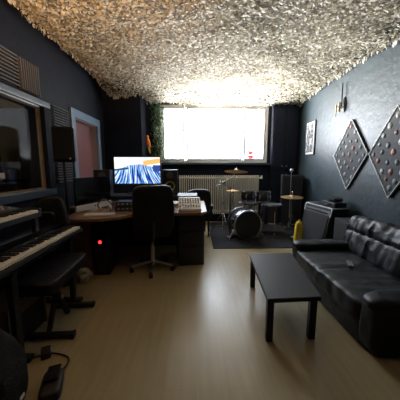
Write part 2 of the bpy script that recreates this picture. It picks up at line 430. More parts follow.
# ------------------------------------------------------------------ camouflage net
def net_z(x, y):
    z = 2.80+.05*noise.noise(Vector((x*.8, y*.8, 3)))+.035*noise.noise(Vector((x*2.2, y*2.2, 9)))
    z += -.05*max(0, (y-4.5)) - .05*max(0, min(1, (y-5.0)/.5))*max(0, min(1, x+.5))            # droops to the window
    ex = max(0, (-1.45-x))/.35; z += .13*ex
    d2 = (x+1.62)**2+(y-5.0)**2
    z -= .16*math.exp(-d2/.03)
    d2 = (x+1.2)**2+(y-5.15)**2
    return z
b = MB()
nx, ny = 60, 88
x0, x1, y0, y1 = -1.78, 2.37, -.3, 5.62
def yend(x): return 5.15+.04*math.sin(x*17) if x < -1.08 else 5.62
step = .029
xx = x0; cnt = 0
while xx < x1:
    yy = y0
    while yy < yend(xx):
        for rep in range(2 if yy > 0.6 else 1):
            px = xx+random.uniform(-.03, .03); py = yy+random.uniform(-.03, .03)
            px = min(max(px, x0), x1-.01)
            s_ = random.uniform(.009, .021); wd = random.uniform(.4, .9)
            a = random.uniform(0, 6.283); tilt = random.gauss(0, .27); roll = random.gauss(0, .27)
            mt = Matrix.Translation((px, py, net_z(px, py)+random.uniform(-.014, .014))) @ Matrix.Rotation(a, 4, 'Z') @ Matrix.Rotation(tilt, 4, 'X') @ Matrix.Rotation(roll, 4, 'Y')
            c = random.uniform(-.4, .4)*s_
            vs = [b.bm.verts.new(mt @ Vector(p)) for p in ((-s_, -s_*wd, 0), (0, -s_*wd*1.25, c), (s_, -s_*wd*.7, 0), (s_*1.15, s_*wd*.6, 0), (0, s_*wd, c), (-s_*.85, s_*wd*.8, 0))]
            b.bm.faces.new((vs[0], vs[1], vs[4], vs[5])); b.bm.faces.new((vs[1], vs[2], vs[3], vs[4]))
        yy += step
    xx += step
# hanging fringe along the edges
def fringe(px, py, n):
    for k in range(n):
        s_ = random.uniform(.018, .035); L_ = random.uniform(.02, .055)
        qx = px+random.uniform(-.03, .03); qy = py+random.uniform(-.03, .03)
        mt = Matrix.Translation((qx, qy, net_z(qx, qy)+random.uniform(-.03, .01))) @ Matrix.Rotation(random.uniform(0, 6.28), 4, 'Z') @ Matrix.Rotation(random.gauss(0, .35), 4, 'X')
        vs = [b.bm.verts.new(mt @ Vector(p)) for p in ((-s_*.5, 0, 0), (s_*.5, 0, 0), (s_*.35, .004, -L_*.6), (0, 0, -L_), (-s_*.4, -.004, -L_*.6))]
        b.bm.faces.new(vs)
yy = .5
while yy < 5.1:
    fringe(x0, yy, 3); fringe(x1-.02, yy, 2); yy += .04
while yy < 5.6: fringe(x1-.02, yy, 2); yy += .04
xx = x0
while xx < x1: fringe(xx, yend(xx)-.02, 3); xx += .035
for k in range(40): fringe(-1.62+random.gauss(0, .09), 5.0+random.gauss(0, .07), 1)
net = b.build('camouflage_net', M['net'], smooth=False)
tag(net, 'pale camouflage net hung across the whole ceiling', 'net')

# ------------------------------------------------------------------ acoustic foam tiles on the left wall
def slat_tile(y0, y1, z0, z1, horiz, label):
    t = thing('acoustic_panel', label, 'acoustic panel', (XL+.006, (y0+y1)/2, z0), 0, 'slatted acoustic tiles on the left wall')
    h = z1-z0; w = y1-y0
    MB().box((.006, 0, h/2), (.012, w, h)).build('backing', M['blackm'], t, smooth=False)
    b = MB(); n = 9
    for k in range(n):
        if horiz: b.box((.032, 0, (k+.5)*h/n), (.045, w*.98, h/n*.42), bev=.004)
        else: b.box((.032, -w/2+(k+.5)*w/n, h/2), (.045, w/n*.42, h*.98), bev=.004)
    b.build('slats', M['foam'], t, smooth=False)
slat_tile(2.22, 2.72, 2.13, 2.46, True, 'grey tile with horizontal slats above booth window, nearest the viewer')
slat_tile(2.74, 3.06, 2.13, 2.46, False, 'grey tile with vertical slats above booth window corner')
slat_tile(3.29, 3.70, 1.80, 2.11, True, 'grey horizontal slat tile, topmost between booth window and door')
slat_tile(3.29, 3.70, 1.42, 1.78, False, 'grey vertical slat tile behind the black pole speaker')
slat_tile(3.29, 3.70, 1.08, 1.40, True, 'grey horizontal slat tile, lowest between booth window and door')

# ------------------------------------------------------------------ booth contents
t = thing('microphone_stand', 'tall pale microphone stand behind the booth glass', 'microphone stand', (-2.40, 2.45, 0))
MB().lathe([(.0, 0), (.13, 0), (.13, .015), (.03, .03), (0, .03)]).build('base', M['black'], t)
MB().cyl((0, 0, .03), (0, 0, 1.85), .013).build('pole', M['silver'], t)
MB().tube([(0, 0, 1.85), (.1, -.2, 1.9), (.2, -.4, 1.87)], .009).build('boom', M['silver'], t)
MB().cyl((.2, -.4, 1.88), (.22, -.46, 1.75), .028).build('microphone', M['steel'], t)
t = thing('booth_table', 'dark side table inside the recording booth', 'table', (-2.75, 3.1, 0))
MB().box((0, 0, 1.12), (.7, .9, .04), bev=.005).build('tabletop', M['black'], t, smooth=False)
for sx in (-1, 1):
    for sy in (-1, 1): MB().box((sx*.3, sy*.4, .55), (.04, .04, 1.10)).build('leg', M['black'], t, smooth=False)
t = thing('booth_monitor', 'dark flat monitor on the booth table', 'monitor', (-2.85, 3.2, 1.141), R(-35))
MB().box((0, 0, .01), (.2, .25, .02), bev=.004).build('base', M['black'], t, smooth=False)
MB().box((0, 0, .26), (.04, .55, .36), bev=.006).box((0, 0, .06), (.03, .06, .1)).build('body', M['blackgloss'], t, smooth=False)
tag(MB().box((0, 0, .025), (.12, .22, .05), bev=.004).build('book', M['greenish'], smooth=False), 'yellow green book lying on the booth table', 'book').location = (-2.55, 2.98, 1.141)
tag(MB().box((0, 0, .04), (.10, .12, .08), bev=.004).build('paper_box', M['white'], smooth=False), 'small white box on the booth table', 'box').location = (-2.50, 3.22, 1.141)
b = MB()
for k in range(5): b.tube([( -3.585, 2.35+.2*math.cos(a*.785)+.01*k, 1.5+.28*math.sin(a*.785)-.012*k) for a in range(9)], .012)
cl = b.build('cable_coil', M['blackm']); tag(cl, 'coiled black cable hanging on the booth wall', 'cable')

# ------------------------------------------------------------------ hung/pole speaker on the left
t = thing('pole_speaker_stand', 'thin black speaker pole beside the booth window', 'speaker stand', (-1.60, 3.0, 0))
MB().cyl((0, 0, .0), (0, 0, 1.36), .018).build('pole', M['black'], t)
MB().cyl((0, 0, .75), (0, 0, .82), .026).build('collar', M['black'], t)
for a in (100, 200, 275):
    c, s = math.cos(R(a)), math.sin(R(a))
    MB().tube([(0, 0, .45), (.24*c, .24*s, .02)], .011).build('leg', M['black'], t)
t = thing('pole_speaker', 'black loudspeaker on a pole in front of the slatted tiles', 'loudspeaker', (-1.585, 3.04, 1.361), R(14))
MB().prism([(-.12, -.11), (.12, -.11), (.085, .14), (-.085, .14)], .0, .41, bev=.012).build('cabinet', M['black'], t)
MB().box((0, -.117, .205), (.2, .012, .36), bev=.004).build('grille', M['cloth'], t, smooth=False)
MB().box((.07, -.125, .04), (.02, .004, .02)).build('badge', M['silver'], t, smooth=False)

# ------------------------------------------------------------------ digital piano, synth and stand
st = thing('keyboard_stand', 'black two tier keyboard stand under the piano and synthesizer', 'keyboard stand', (-1.3, 1.7, 0))
for y in (-.22, .50):
    MB().box((.12, y, .32), (.04, .05, .62), bev=.006).build('leg', M['black'], st, smooth=False)
    MB().box((-.18, y, .45), (.04, .05, .88), bev=.006).build('leg', M['black'], st, smooth=False)
    MB().box((-.02, y, .025), (.44, .06, .035), bev=.01).build('foot', M['black'], st, smooth=False)
    MB().box((-.02, y, .625), (.34, .045, .03), bev=.005).build('arm', M['black'], st, smooth=False)
    MB().box((-.13, y, .875), (.24, .045, .025), bev=.005).build('arm', M['black'], st, smooth=False)
MB().box((-.18, .14, .3), (.03, .67, .06), bev=.005).build('crossbar', M['black'], st, smooth=False)

def keys(t, xf, zt, y0, y1, nw, depth, m=M['ivory']):
    w = (y1-y0)/nw
    for k in range(nw):
        y = y1-(k+.5)*w
        MB().box((xf-depth/2, y, zt-.011), (depth, w*.93, .022), bev=.0015, seg=1).build('white_key', m, t, smooth=False)
    for k in range(nw-1):
        if k % 7 in (1, 4) or False: continue
        y = y1-(k+1)*w
        MB().box((xf-depth*.66, y, zt+.006), (depth*.66, w*.6, .012), bev=.002, seg=1).build('black_key', M['black'], t, smooth=False)
pn = thing('digital_piano', 'long black digital piano on the lower tier of the stand', 'piano', (-1.29, 1.67, .642))
b = MB(); b.box((-.02, 0, .03), (.36, 1.36, .055), bev=.01); b.box((-.125, 0, .085), (.15, 1.36, .06), bev=.01)
for s in (-1, 1): b.box((.03, s*.665, .07), (.26, .03, .05), bev=.006)
b.build('case', M['blackgloss'], pn, smooth=False)
keys(pn, .168, .085, -.64, .64, 52, .13)
MB().box((.172, 0, .045), (.016, 1.34, .026), bev=.003).build('key_slip', M['black'], pn, smooth=False)
sy = thing('synthesizer', 'smaller black synthesizer with a knobbed panel on the upper tier', 'synthesizer', (-1.44, 1.50, .889))
b = MB(); b.box((0, 0, .025), (.30, 1.02, .05), bev=.008); b.box((-.075, 0, .065), (.15, 1.02, .03), rot=(0, R(8), 0), bev=.005)
for s in (-1, 1): b.box((.08, s*.5, .055), (.14, .025, .035), bev=.005)
b.build('case', M['black'], sy, smooth=False)
pnl = MB().box((-.075, 0, .084), (.13, .94, .006), rot=(0, R(8), 0)).build('control_panel', M['panelgrey'], sy, smooth=False)
for i in range(14):
    for j in range(2):
        MB().cyl((-.11+.06*j, -.42+.065*i, .088-.008*j), (-.11+.06*j, -.42+.065*i, .104-.008*j), .011, .008, seg=10).build('knob', M['silver'], pnl)
keys(sy, .15, .062, -.47, .47, 36, .13)

# piano bench
t = thing('keyboard_bench', 'black padded keyboard bench in front of the digital piano', 'bench', (-1.16, 1.87, 0), R(3))
MB().puff((0, 0, .47), (.35, .64, .09), n=7, wr=.002, wf=8).build('seat', M['leather2'], t)
MB().box((0, 0, .418), (.30, .58, .018)).build('seat_board', M['black'], t, smooth=False)
for y, q in ((-.17, 1), (.24, -1)):
    MB().box((.06, y, .025), (.30, .05, .034), bev=.008).build('foot', M['black'], t, smooth=False)
    for s in (-1, 1): MB().box((.06+s*.152, y, .025), (.022, .056, .042), bev=.008).build('foot_cap', M['blackm'], t, smooth=False)
MB().box((-.012, .035, .225), (.03, .62, .04), rot=(R(62), 0, 0), bev=.006).build('leg', M['black'], t, smooth=False)
MB().box((.022, .035, .225), (.03, .62, .04), rot=(R(-62), 0, 0), bev=.006).build('leg', M['black'], t, smooth=False)
MB().cyl((-.04, .035, .225), (.05, .035, .225), .016).build('pivot_bolt', M['steel'], t)

# wood edged amplifier under the piano
t = thing('keyboard_amplifier', 'tan edged amplifier with a small red light on floor under the piano', 'amplifier', (-1.385, 1.72, 0), R(90))
MB().box((0, 0, .165), (.37, .22, .32), bev=.006).build('cabinet', M['black'], t, smooth=False)
b = MB()
for x in (-.192, .192): b.box((x, 0, .17), (.014, .25, .34), bev=.003)
b.box((0, 0, .333), (.37, .25, .014), bev=.003)
b.build('wood_trim', M['tanwood'], t, smooth=False)
b = MB()
for k in range(5): b.box((0, -.115, .25+.014*k), (.35, .01, .006))
b.build('vent', M['tanwood'], t, smooth=False)
MB().ball((-.13, -.118, .22), .007).build('power_light', M['redlight'], t)

# backpack at lower left
t = thing('backpack', 'black backpack slumped on the floor in the near left corner', 'backpack', (-1.07, 1.13, 0), R(8))
MB().puff((-.02, 0, .24), (.30, .30, .48), n=3.2, wr=.012, wf=7, fold=lambda w, q: Vector((-.10*max(0, w.z)/.24, 0, 0))).build('body', M['fabricblack'], t)
pk = MB().puff((.10, -.02, .15), (.10, .22, .22), n=4, wr=.006, wf=9).build('pocket', M['fabricblack'], t)
MB().box((.155, -.02, .10), (.006, .035, .018)).build('badge', M['silver'], pk, smooth=False)
MB().tube([(-.1, -.08, .44), (-.06, -.0, .52), (-.1, .08, .44)], .011).build('carry_handle', M['fabricblack'], t)
# pedal + cable
t = thing('sustain_pedal', 'black sustain pedal on the floor beside the backpack', 'pedal', (-.84, 1.26, 0), R(20))
MB().puff((0, 0, .035), (.11, .20, .07), n=5).build('base', M['black'], t)
MB().box((0, .05, .075), (.07, .13, .012), rot=(R(-7), 0, 0), bev=.004).build('treadle', M['leather2'], t, smooth=False)
MB().tube([(.03, .10, .03), (.055, .17, .012), (.05, .24, .008), (-.02, .30, .008), (-.09, .33, .008), (-.16, .30, .02)], .005).build('cable', M['blackm'], t)
t = thing('power_adapter', 'small black power adapter on the floor by the stand foot', 'adapter', (-1.04, 1.53, 0), R(30))
MB().box((0, 0, .022), (.06, .09, .044), bev=.008).build('body', M['black'], t)
MB().box((.032, .01, .025), (.004, .04, .02)).build('rating_plate', M['silver'], t, smooth=False)

# ------------------------------------------------------------------ desk
t = thing('corner_desk', 'curved corner desk with beech top and black panels', 'desk', (0, 0, 0))
poly = [(-1.78, 3.98), (-1.78, 3.34), (-1.49, 3.26), (-1.49, 2.62), (-1.30, 2.55), (-1.05, 2.58), (-.86, 2.68), (-.74, 2.88), (-.62, 2.99), (-.46, 3.0), (-.34, 2.93), (-.26, 2.90), (.08, 2.92), (.15, 3.02), (.15, 3.98)]
MB().prism(poly, .705, .74, bev=.006).build('desktop', M['deskwood'], t, smooth=False)
MB().box((-1.74, 3.66, .35), (.025, .60, .70)).build('side_panel', M['deskblack'], t, smooth=False)
MB().box((-1.37, 2.86, .33), (.20, .02, .62)).build('side_panel', M['card'], t, smooth=False)['label'] = 'brown end panel'
MB().box((-.82, 3.92, .35), (1.80, .02, .70)).build('back_panel', M['deskblack'], t, smooth=False)
pd = MB().box((-.085, 3.33, .35), (.34, .56, .698), rot=(0, 0, R(7)), bev=.004).build('pedestal', M['deskblack'], t, smooth=False)
for k in range(3):
    z = .17+.205*k
    o = MB().box((-.052, 3.045, z), (.31, .02, .185), rot=(0, 0, R(7)), bev=.005).build('drawer', M['deskblack'], pd, smooth=False)
    MB().box((-.05, 3.03, z+.055), (.1, .014, .012), rot=(0, 0, R(7)), bev=.003).build('handle', M['black'], o, smooth=False)
# raised shelf
t = thing('desk_shelf', 'black raised monitor shelf along the back of the desk', 'shelf', (-.75, 3.72, .741))
MB().box((0, 0, .125), (1.56, .40, .025), bev=.004).build('board', M['deskblack'], t, smooth=False)
for x in (-.74, 0, .74): MB().box((x, 0, .056), (.025, .36, .110)).build('support', M['deskblack'], t, smooth=False)
# TV monitor
t = thing('television', 'flat television showing a bright blue and white picture on the desk shelf', 'television', (-.895, 3.80, .880), R(2))
MB().box((0, 0, .008), (.32, .16, .014), bev=.005).build('base', M['black'], t, smooth=False)
MB().box((0, .015, .08), (.07, .03, .14)).build('neck', M['black'], t, smooth=False)
MB().box((0, .0, .36), (.73, .035, .445), bev=.006).build('housing', M['black'], t, smooth=False)
MB().box((0, -.019, .367), (.70, .004, .405)).build('screen', M['screen'], t, smooth=False)
# studio monitors
def studio_monitor(loc, rz, label):
    t = thing('studio_monitor', label, 'loudspeaker', loc, rz, 'studio monitors with yellow cones')
    MB().box((0, 0, .19), (.235, .26, .375), bev=.012).build('cabinet', M['black'], t)
    b = MB(); rx = Matrix.Rotation(R(90), 4, 'X')
    b.lathe([(.085, 0), (.09, .008), (.078, .012), (.076, .0)], (0, -.132, .135), rx); b.build('woofer_surround', M['blackm'], t)
    MB().lathe([(.074, .004), (.03, -.02), (.03, -.012), (.0, .0)], (0, -.134, .135), rx).build('woofer_cone', M['cone'], t)
    MB().lathe([(.0, .004), (.02, .002), (.045, .006), (.05, .0)], (0, -.132, .295), rx).build('tweeter', M['panelgrey'], t)
studio_monitor((-.385, 3.74, .881), R(4), 'black studio monitor with yellow cone right of the television')
studio_monitor((-1.40, 3.72, .881), R(10), 'black studio monitor with yellow cone left of the television')
# iMac style computer (no mark)
t = thing('desktop_computer', 'all-in-one computer with black screen and silver chin on the desk left', 'computer', (-1.31, 3.12, .741), R(69))
MB().box((0, .05, .006), (.2, .17, .01), bev=.003).build('foot', M['silver'], t, smooth=False)
MB().box((0, .09, .09), (.14, .012, .17), rot=(R(-12), 0, 0)).build('neck', M['silver'], t, smooth=False)
MB().box((0, 0, .24), (.60, .022, .38), bev=.004).build('screen', M['blackgloss'], t, smooth=False)
chn = MB().box((0, -.002, .062), (.60, .025, .075), bev=.004).build('chin', M['silver'], t, smooth=False)
MB().lathe([(0, 0), (.011, 0), (.011, .002), (0, .002)], (0, -.0155, .062), Matrix.Rotation(R(90), 4, 'X'), seg=16).build('emblem', M['black'], chn)
t = thing('computer_keyboard', 'flat white computer keyboard in front of the silver-chinned computer', 'keyboard', (-1.11, 2.76, .741), R(14))
MB().box((0, 0, .008), (.33, .12, .014), bev=.004).build('base', M['white'], t, smooth=False)
b = MB()
for i in range(14):
    for j in range(5): b.box((-.149+.023*i, -.044+.022*j, .018), (.019, .018, .005), bev=.001, seg=1)
b.build('keycaps', M['white'], t, smooth=False)
# rack gear
for i, (w, lab) in enumerate(((.34, 'lower black audio interface on the desk left of the office chair'), (.30, 'upper black audio interface stacked on the desk'))):
    t = thing('audio_interface', lab, 'audio interface', (-.86, 3.14, .741+.062*i), R(4), 'stacked audio interfaces')
    MB().box((0, 0, .03), (w, .2, .056), bev=.004).build('case', M['black'], t, smooth=False)
    MB().box((0, -.102, .03), (w-.02, .005, .04)).build('front_plate', M['panelgrey'], t, smooth=False)
    for k in range(5): MB().cyl((-.12+.055*k, -.104, .03), (-.12+.055*k, -.118, .03), .011, .009, seg=12).build('knob', M['silver'], t)
t = thing('headphones', 'grey headphones lying on the desk beside the audio interfaces', 'headphones', (-1.15, 3.04, .741), R(30))
for x in (-.065, .065): MB().lathe([(0, 0), (.035, 0), (.042, .012), (.035, .03), (0, .035)], (x, 0, .04), Matrix.Rotation(R(90 if x < 0 else -90), 4, 'Y') @ Matrix.Translation((0, 0, -.012))).build('ear_cup', M['silver'], t)
MB().tube([(-.072, 0, .05), (-.075, .01, .10), (0, .02, .15), (.075, .01, .10), (.072, 0, .05)], .008).build('headband', M['panelgrey'], t)
# mixer
t = thing('mixing_console', 'small pale mixing console on the right end of the desk', 'mixer', (-.075, 3.12, .741), R(4))
MB().prism([(-.15, 0), (.15, 0), (.15, .15), (.10, .15), (-.15, .035)], -.145, .145, axis='X', bev=.004).build('case', M['white'], t, smooth=False)
sl = math.atan2(.115, .25)
def on(u, x, h):   # point on the sloped face, u from front 0 to rear 1
    return (x, -.15+.25*u-h*math.sin(sl), .035+.115*u+h*math.cos(sl))
for k in range(8):
    x = -.12+.034*k
    for u in (.55, .7, .85): MB().cyl(on(u, x, 0), on(u, x, .014), .008, .006, seg=8).build('knob', M['panelgrey'], t)
    fd = MB().cyl(on(.08, x, .0), on(.42, x, .0), .002, seg=6).build('fader_slot', M['black'], t)
    MB().box(on(.2+.02*(k*5 % 7), x, .008), (.012, .02, .014)).build('fader_cap', M['black'], fd, smooth=False)
t = thing('gig_bag', 'tall black soft instrument bag standing between the piano and the desk', 'bag', (-1.50, 2.50, 0), R(6))
MB().puff((0, 0, .50), (.36, .10, .98), n=5, sub=20, wr=.006, wf=5, fold=lambda w, q: Vector((-.12*w.x/.18*max(0, w.z-.1), 0, 0))).build('body', M['fabricblack'], t)
MB().tube([(.06, -.055, .62), (.06, -.085, .66), (.06, -.085, .78), (.06, -.05, .82)], .01).build('carry_handle', M['fabricblack'], t)
MB().puff((0, -.05, .28), (.24, .04, .34), n=6).build('pocket', M['fabricblack'], t)
# under-desk
t = thing('computer_tower', 'black computer tower with a glowing red light under the desk', 'computer', (-1.14, 2.98, 0), R(4))
MB().box((0, 0, .27), (.19, .42, .52), bev=.008).build('case', M['blackm'], t, smooth=False)
MB().box((0, -.214, .28), (.17, .01, .46), bev=.003).build('front_panel', M['black'], t, smooth=False)
MB().lathe([(0, 0), (.020, 0), (.017, .006), (0, .007)], (.0, -.219, .42), Matrix.Rotation(R(90), 4, 'X')).build('power_light', M['redlight'], t)
for s in (-1, 1): MB().box((s*.07, 0, .006), (.02, .3, .012)).build('foot', M['blackm'], t, smooth=False)
tag(MB().puff((0, 0, .075), (.12, .10, .15), n=2.6, wr=.02, wf=14).build('plastic_bag', M['bag']), 'pale greenish crumpled plastic bag beside the computer tower', 'bag').location = (-1.26, 2.62, 0)

# ------------------------------------------------------------------ office chair
t = thing('office_chair', 'black high back office chair with chrome star base at the desk', 'chair', (-.545, 2.96, 0), R(13))
MB().puff((0, .04, .50), (.48, .46, .11), n=5, wr=.004, wf=8).build('seat', M['leather2'], t)
def bfold(w, q): return Vector((0, -.10*(abs(w.x)/.24)**2*-1*.25 - .0 + .02*math.sin(w.z*5), 0))
MB().puff((.015, -.22, .81), (.47, .11, .56), n=5.5, wr=.004, wf=9, rot=(R(5), 0, 0), fold=bfold).build('backrest', M['leather2'], t)
MB().tube([(0, .02, .43), (0, -.2, .43), (0, -.27, .50), (0, -.28, .68)], .02).build('back_bar', M['black'], t)
MB().cyl((0, 0, .11), (0, 0, .30), .027).cyl((0, 0, .28), (0, 0, .44), .017).build('gas_lift', M['steel'], t)
MB().box((0, .03, .435), (.2, .22, .035), bev=.008).build('mechanism', M['black'], t, smooth=False)
MB().cyl((0, 0, .07), (0, 0, .13), .04, .035).build('hub', M['steel'], t)
for k in range(5):
    a = R(-98+72*k); c, s = math.cos(a), math.sin(a)
    MB().tube([(.02*c, .02*s, .10), (.15*c, .15*s, .095), (.27*c, .27*s, .075)], .017).build('base_arm', M['steel'], t)
    cs = MB().cyl((.27*c, .27*s, .05), (.27*c, .27*s, .08), .01).build('caster', M['black'], t)
    MB().cyl((.27*c-.022*s, .27*s+.022*c, .028), (.27*c+.022*s, .27*s-.022*c, .028), .028, seg=18).build('wheel', M['black'], cs)

# black leather chair behind the desk
t = thing('leather_armchair', 'black leather armchair with rounded back standing behind the desk', 'chair', (.02, 4.58, 0), R(188))
MB().puff((0, .03, .42), (.48, .46, .14), n=5, wr=.004).build('seat', M['leather'], t)
MB().puff((0, .27, .68), (.48, .12, .46), n=3.2, wr=.004, rot=(R(-8), 0, 0)).build('backrest', M['leather'], t)
for s in (-1, 1):
    MB().puff((s*.26, .05, .56), (.08, .40, .09), n=4).build('armrest', M['leather'], t)
    MB().box((s*.26, .05, .44), (.03, .3, .2)).build('arm_panel', M['leather2'], t, smooth=False)
    for y in (-.15, .22): MB().cyl((s*.2, y, 0), (s*.2, y, .36), .015, .02).build('leg', M['black'], t)

# ------------------------------------------------------------------ radiator
t = thing('radiator', 'long cream ribbed radiator under the back window', 'radiator', (.555, 5.57, 0))
b = MB(); n = 38; W = 1.86
for k in range(n):
    x = -W/2+(k+.5)*W/n
    b.box((x, 0, .66), (W/n*.52, .12, .90), bev=.008)
b.build('ribs', M['radiator'], t, smooth=False)
b = MB()
for z in (.27, 1.05): b.cyl((-W/2, 0, z), (W/2, 0, z), .025)
b.build('header_pipe', M['radiator'], t)
MB().cyl((W/2, 0, 1.05), (W/2+.06, 0, 1.05), .014).cyl((W/2+.06, 0, 1.03), (W/2+.06, 0, 1.10), .02).build('valve', M['white'], t)
for s in (-1, 1): MB().cyl((s*(W/2-.04), .0, .0), (s*(W/2-.04), .0, .26), .014).build('pipe', M['radiator'], t)

# ------------------------------------------------------------------ plant, parrot, red pot
t = thing('hanging_plant', 'bushy green trailing plant hanging left of the bright window', 'plant', (-.82, 5.42, 1.2))
b = MB(); 
for k in range(850):
    zz = random.uniform(.12, 1.42)
    rr = .165*(.75+.5*noise.noise(Vector((zz*4, 0, 1))))*(1 if zz < 1.2 else .9)
    a = random.uniform(0, 6.28); r = rr*math.sqrt(random.random())
    p = Vector((r*math.cos(a)*1.1, r*math.sin(a), zz))
    s = random.uniform(.022, .045)
    mt = Matrix.Translation(p) @ Matrix.Rotation(random.uniform(0, 6.28), 4, 'Z') @ Matrix.Rotation(random.uniform(.3, 1.6), 4, 'X')
    vs = [b.bm.verts.new(mt @ Vector(q)) for q in ((0, 0, 0), (s*.45, s*.6, .004), (0, s*1.7, -.01), (-s*.45, s*.6, .004))]
    b.bm.faces.new(vs)
b.build('foliage', M['leafg'], t, smooth=False)
b = MB()
for k in range(7):
    a = k*.9; b.tube([(.02*math.cos(a), .02*math.sin(a), 1.4), (.07*math.cos(a), .07*math.sin(a), 1.0), (.06*math.cos(a+1), .06*math.sin(a+1), .6), (.07*math.cos(a), .07*math.sin(a), .2)], .004, seg=5)
b.build('stem', M['stem'], t)
MB().lathe([(0, 1.33), (.05, 1.33), (.07, 1.44), (.065, 1.44), (0, 1.42)]).build('pot', M['blackm'], t)
MB().cyl((0, 0, 1.42), (0, 0, 1.84), .003, seg=6).build('hanging_cord', M['blackm'], t)

t = thing('parrot_figure', 'orange and blue parrot figure hanging beside the trailing plant', 'ornament', (-1.0, 5.27, 1.62))
MB().puff((0, 0, .20), (.085, .08, .19), n=2.3, rot=(0, R(-8), 0)).ball((-.012, -.005, .315), .036).build('body', M['orange'], t)
for s in (-1, 1): MB().puff((s*.036, .005, .18), (.025, .06, .18), n=2.3, rot=(0, R(s*-8), 0)).build('wing', M['bluef'] if s < 0 else M['orange'], t)
MB().puff((.018, 0, .055), (.04, .02, .17), n=3, rot=(0, R(-12), 0)).build('tail', M['yellowf'], t)
MB().cyl((-.012, -.035, .315), (-.012, -.058, .300), .012, .003).build('beak', M['black'], t)
for s in (-1, 1): MB().ball((-.012+s*.022, -.03, .325), .005).build('eye', M['blackm'], t)
MB().cyl((0, 0, .34), (0, 0, 1.15), .002, seg=6).build('hanging_cord', M['blackm'], t)

t = thing('flower_pot', 'red pot standing on the ledge outside the right window pane', 'pot', (1.34, 5.90, WZ0))
MB().lathe([(0, 0), (.06, 0), (.085, .15), (.092, .15), (.092, .18), (.078, .18), (.07, .15), (0, .14)]).build('pot_body', M['red'], t)
b = MB()
for k in range(40):
    a = random.uniform(0, 6.28); r = .07*random.random()
    b.ball((r*math.cos(a), r*math.sin(a), random.uniform(.18, .28)), .018, seg=6)
b.build('flowers', M['red'], t)

# ------------------------------------------------------------------ drum kit
tag(MB().prism([(.29, 3.70), (1.78, 3.70), (1.78, 4.40), (2.38, 4.40), (2.38, 5.5), (.29, 5.5)], 0, .012).build('drum_rug', M['mat'], smooth=False), 'dark grey rug under the drum kit', 'rug')
ZM = .013
RX = Matrix.Rotation(R(90), 4, 'X')
def tripod(t, z=.38, r=.24, a0=0, m=None):
    m = m or M['chrome']
    for k in range(3):
        a = R(a0+120*k); c, s = math.cos(a), math.sin(a)
        lg = MB().tube([(.018*c, .018*s, z), (r*c, r*s, .012)], .008, seg=6).build('leg', m, t)
        MB().ball((r*c, r*s, .014), .014, seg=8).build('rubber_foot', M['blackm'], lg)
        MB().tube([(.015*c, .015*s, z*.42), (r*.55*c, r*.55*s, z*.46)], .004, seg=6).build('brace', m, t)
t = thing('bass_drum', 'large dark bass drum facing the viewer on the rug', 'drum', (.905, 4.32, ZM), R(10)); t.scale = (.93, .93, .93)
MB().lathe([(.262, -.19), (.27, -.18), (.27, .18), (.262, .19)], (0, 0, .285), RX, seg=48).build('shell', M['drum'], t)
MB().lathe([(0, 0), (.262, 0)], (0, -.192, .285), RX, seg=48).build('front_head', M['drumhead'], t)
MB().lathe([(0, 0), (.262, 0)], (0, .192, .285), RX, seg=48).build('rear_head', M['clearhead'], t)
for y in (-.2, .2): MB().lathe([(.262, -.016), (.284, -.016), (.284, .016), (.262, .016), (.262, -.016)], (0, y, .285), RX, seg=48).build('hoop', M['steel'], t)
for k in range(8):
    a = R(22.5+45*k); c, s = math.cos(a), math.sin(a)
    MB().cyl((.288*c, -.2, .285+.288*s), (.288*c, -.06, .285+.288*s), .006, seg=6).box((.278*c, -.06, .285+.278*s), (.02, .05, .02)).build('tension_rod', M['chrome'], t)
for s in (-1, 1): MB().tube([(s*.25, -.1, .20), (s*.36, -.17, .01)], .008).build('spur', M['chrome'], t)
MB().cyl((0, 0, .55), (0, 0, .70), .014).cyl((-.12, 0, .70), (.16, 0, .70), .01).build('tom_mount', M['chrome'], t)

def tom(loc, r, h, rx, rz, label, lugs=6):
    t = thing('tom_drum', label, 'drum', loc, rz, 'rack toms above the bass drum', rx=rx)
    MB().lathe([(r-.006, -h/2), (r, -h/2+.01), (r, h/2-.01), (r-.006, h/2)], seg=32).build('shell', M['drum'], t)
    MB().lathe([(0, h/2), (r-.006, h/2)], seg=32).build('top_head', M['clearhead'], t)
    MB().lathe([(0, -h/2), (r-.006, -h/2)], seg=32).build('bottom_head', M['clearhead'], t)
    for z in (-h/2, h/2): MB().lathe([(r-.006, z-.01), (r+.008, z-.01), (r+.008, z+.01), (r-.006, z+.01), (r-.006, z-.01)], seg=32).build('rim', M['chrome'], t)
    for k in range(lugs):
        a = 6.283*k/lugs; c, s = math.cos(a), math.sin(a)
        MB().cyl(((r+.01)*c, (r+.01)*s, -h/2), ((r+.01)*c, (r+.01)*s, h/2), .004, seg=6).box(((r+.004)*c, (r+.004)*s, 0), (.024, .024, .05), rot=(0, 0, a), bev=.004).build('lug', M['chrome'], t)
    return t
tom((.93, 4.17, .785), .115, .16, R(-10), R(4), 'left of the two small dark toms over the bass drum')
tom((1.20, 4.19, .77), .125, .18, R(-12), R(-8), 'right of the two small dark toms over the bass drum')
# floor tom
t = thing('floor_tom', 'dark floor tom on three legs left of the tall ride cymbal', 'drum', (1.50, 4.62, ZM))
MB().lathe([(.19, .22), (.2, .23), (.2, .55), (.19, .56)], seg=36).build('shell', M['drum'], t)
MB().lathe([(0, .56), (.19, .56)], seg=36).build('top_head', M['clearhead'], t)
for z in (.22, .56): MB().lathe([(.19, z-.012), (.21, z-.012), (.21, z+.012), (.19, z+.012), (.19, z-.012)], seg=36).build('rim', M['chrome'], t)
for k in range(3):
    a = R(30+120*k); c, s = math.cos(a), math.sin(a)
    lg = MB().tube([(.215*c, .215*s, .45), (.215*c, .215*s, .1), (.24*c, .24*s, .014)], .007).build('leg', M['chrome'], t)
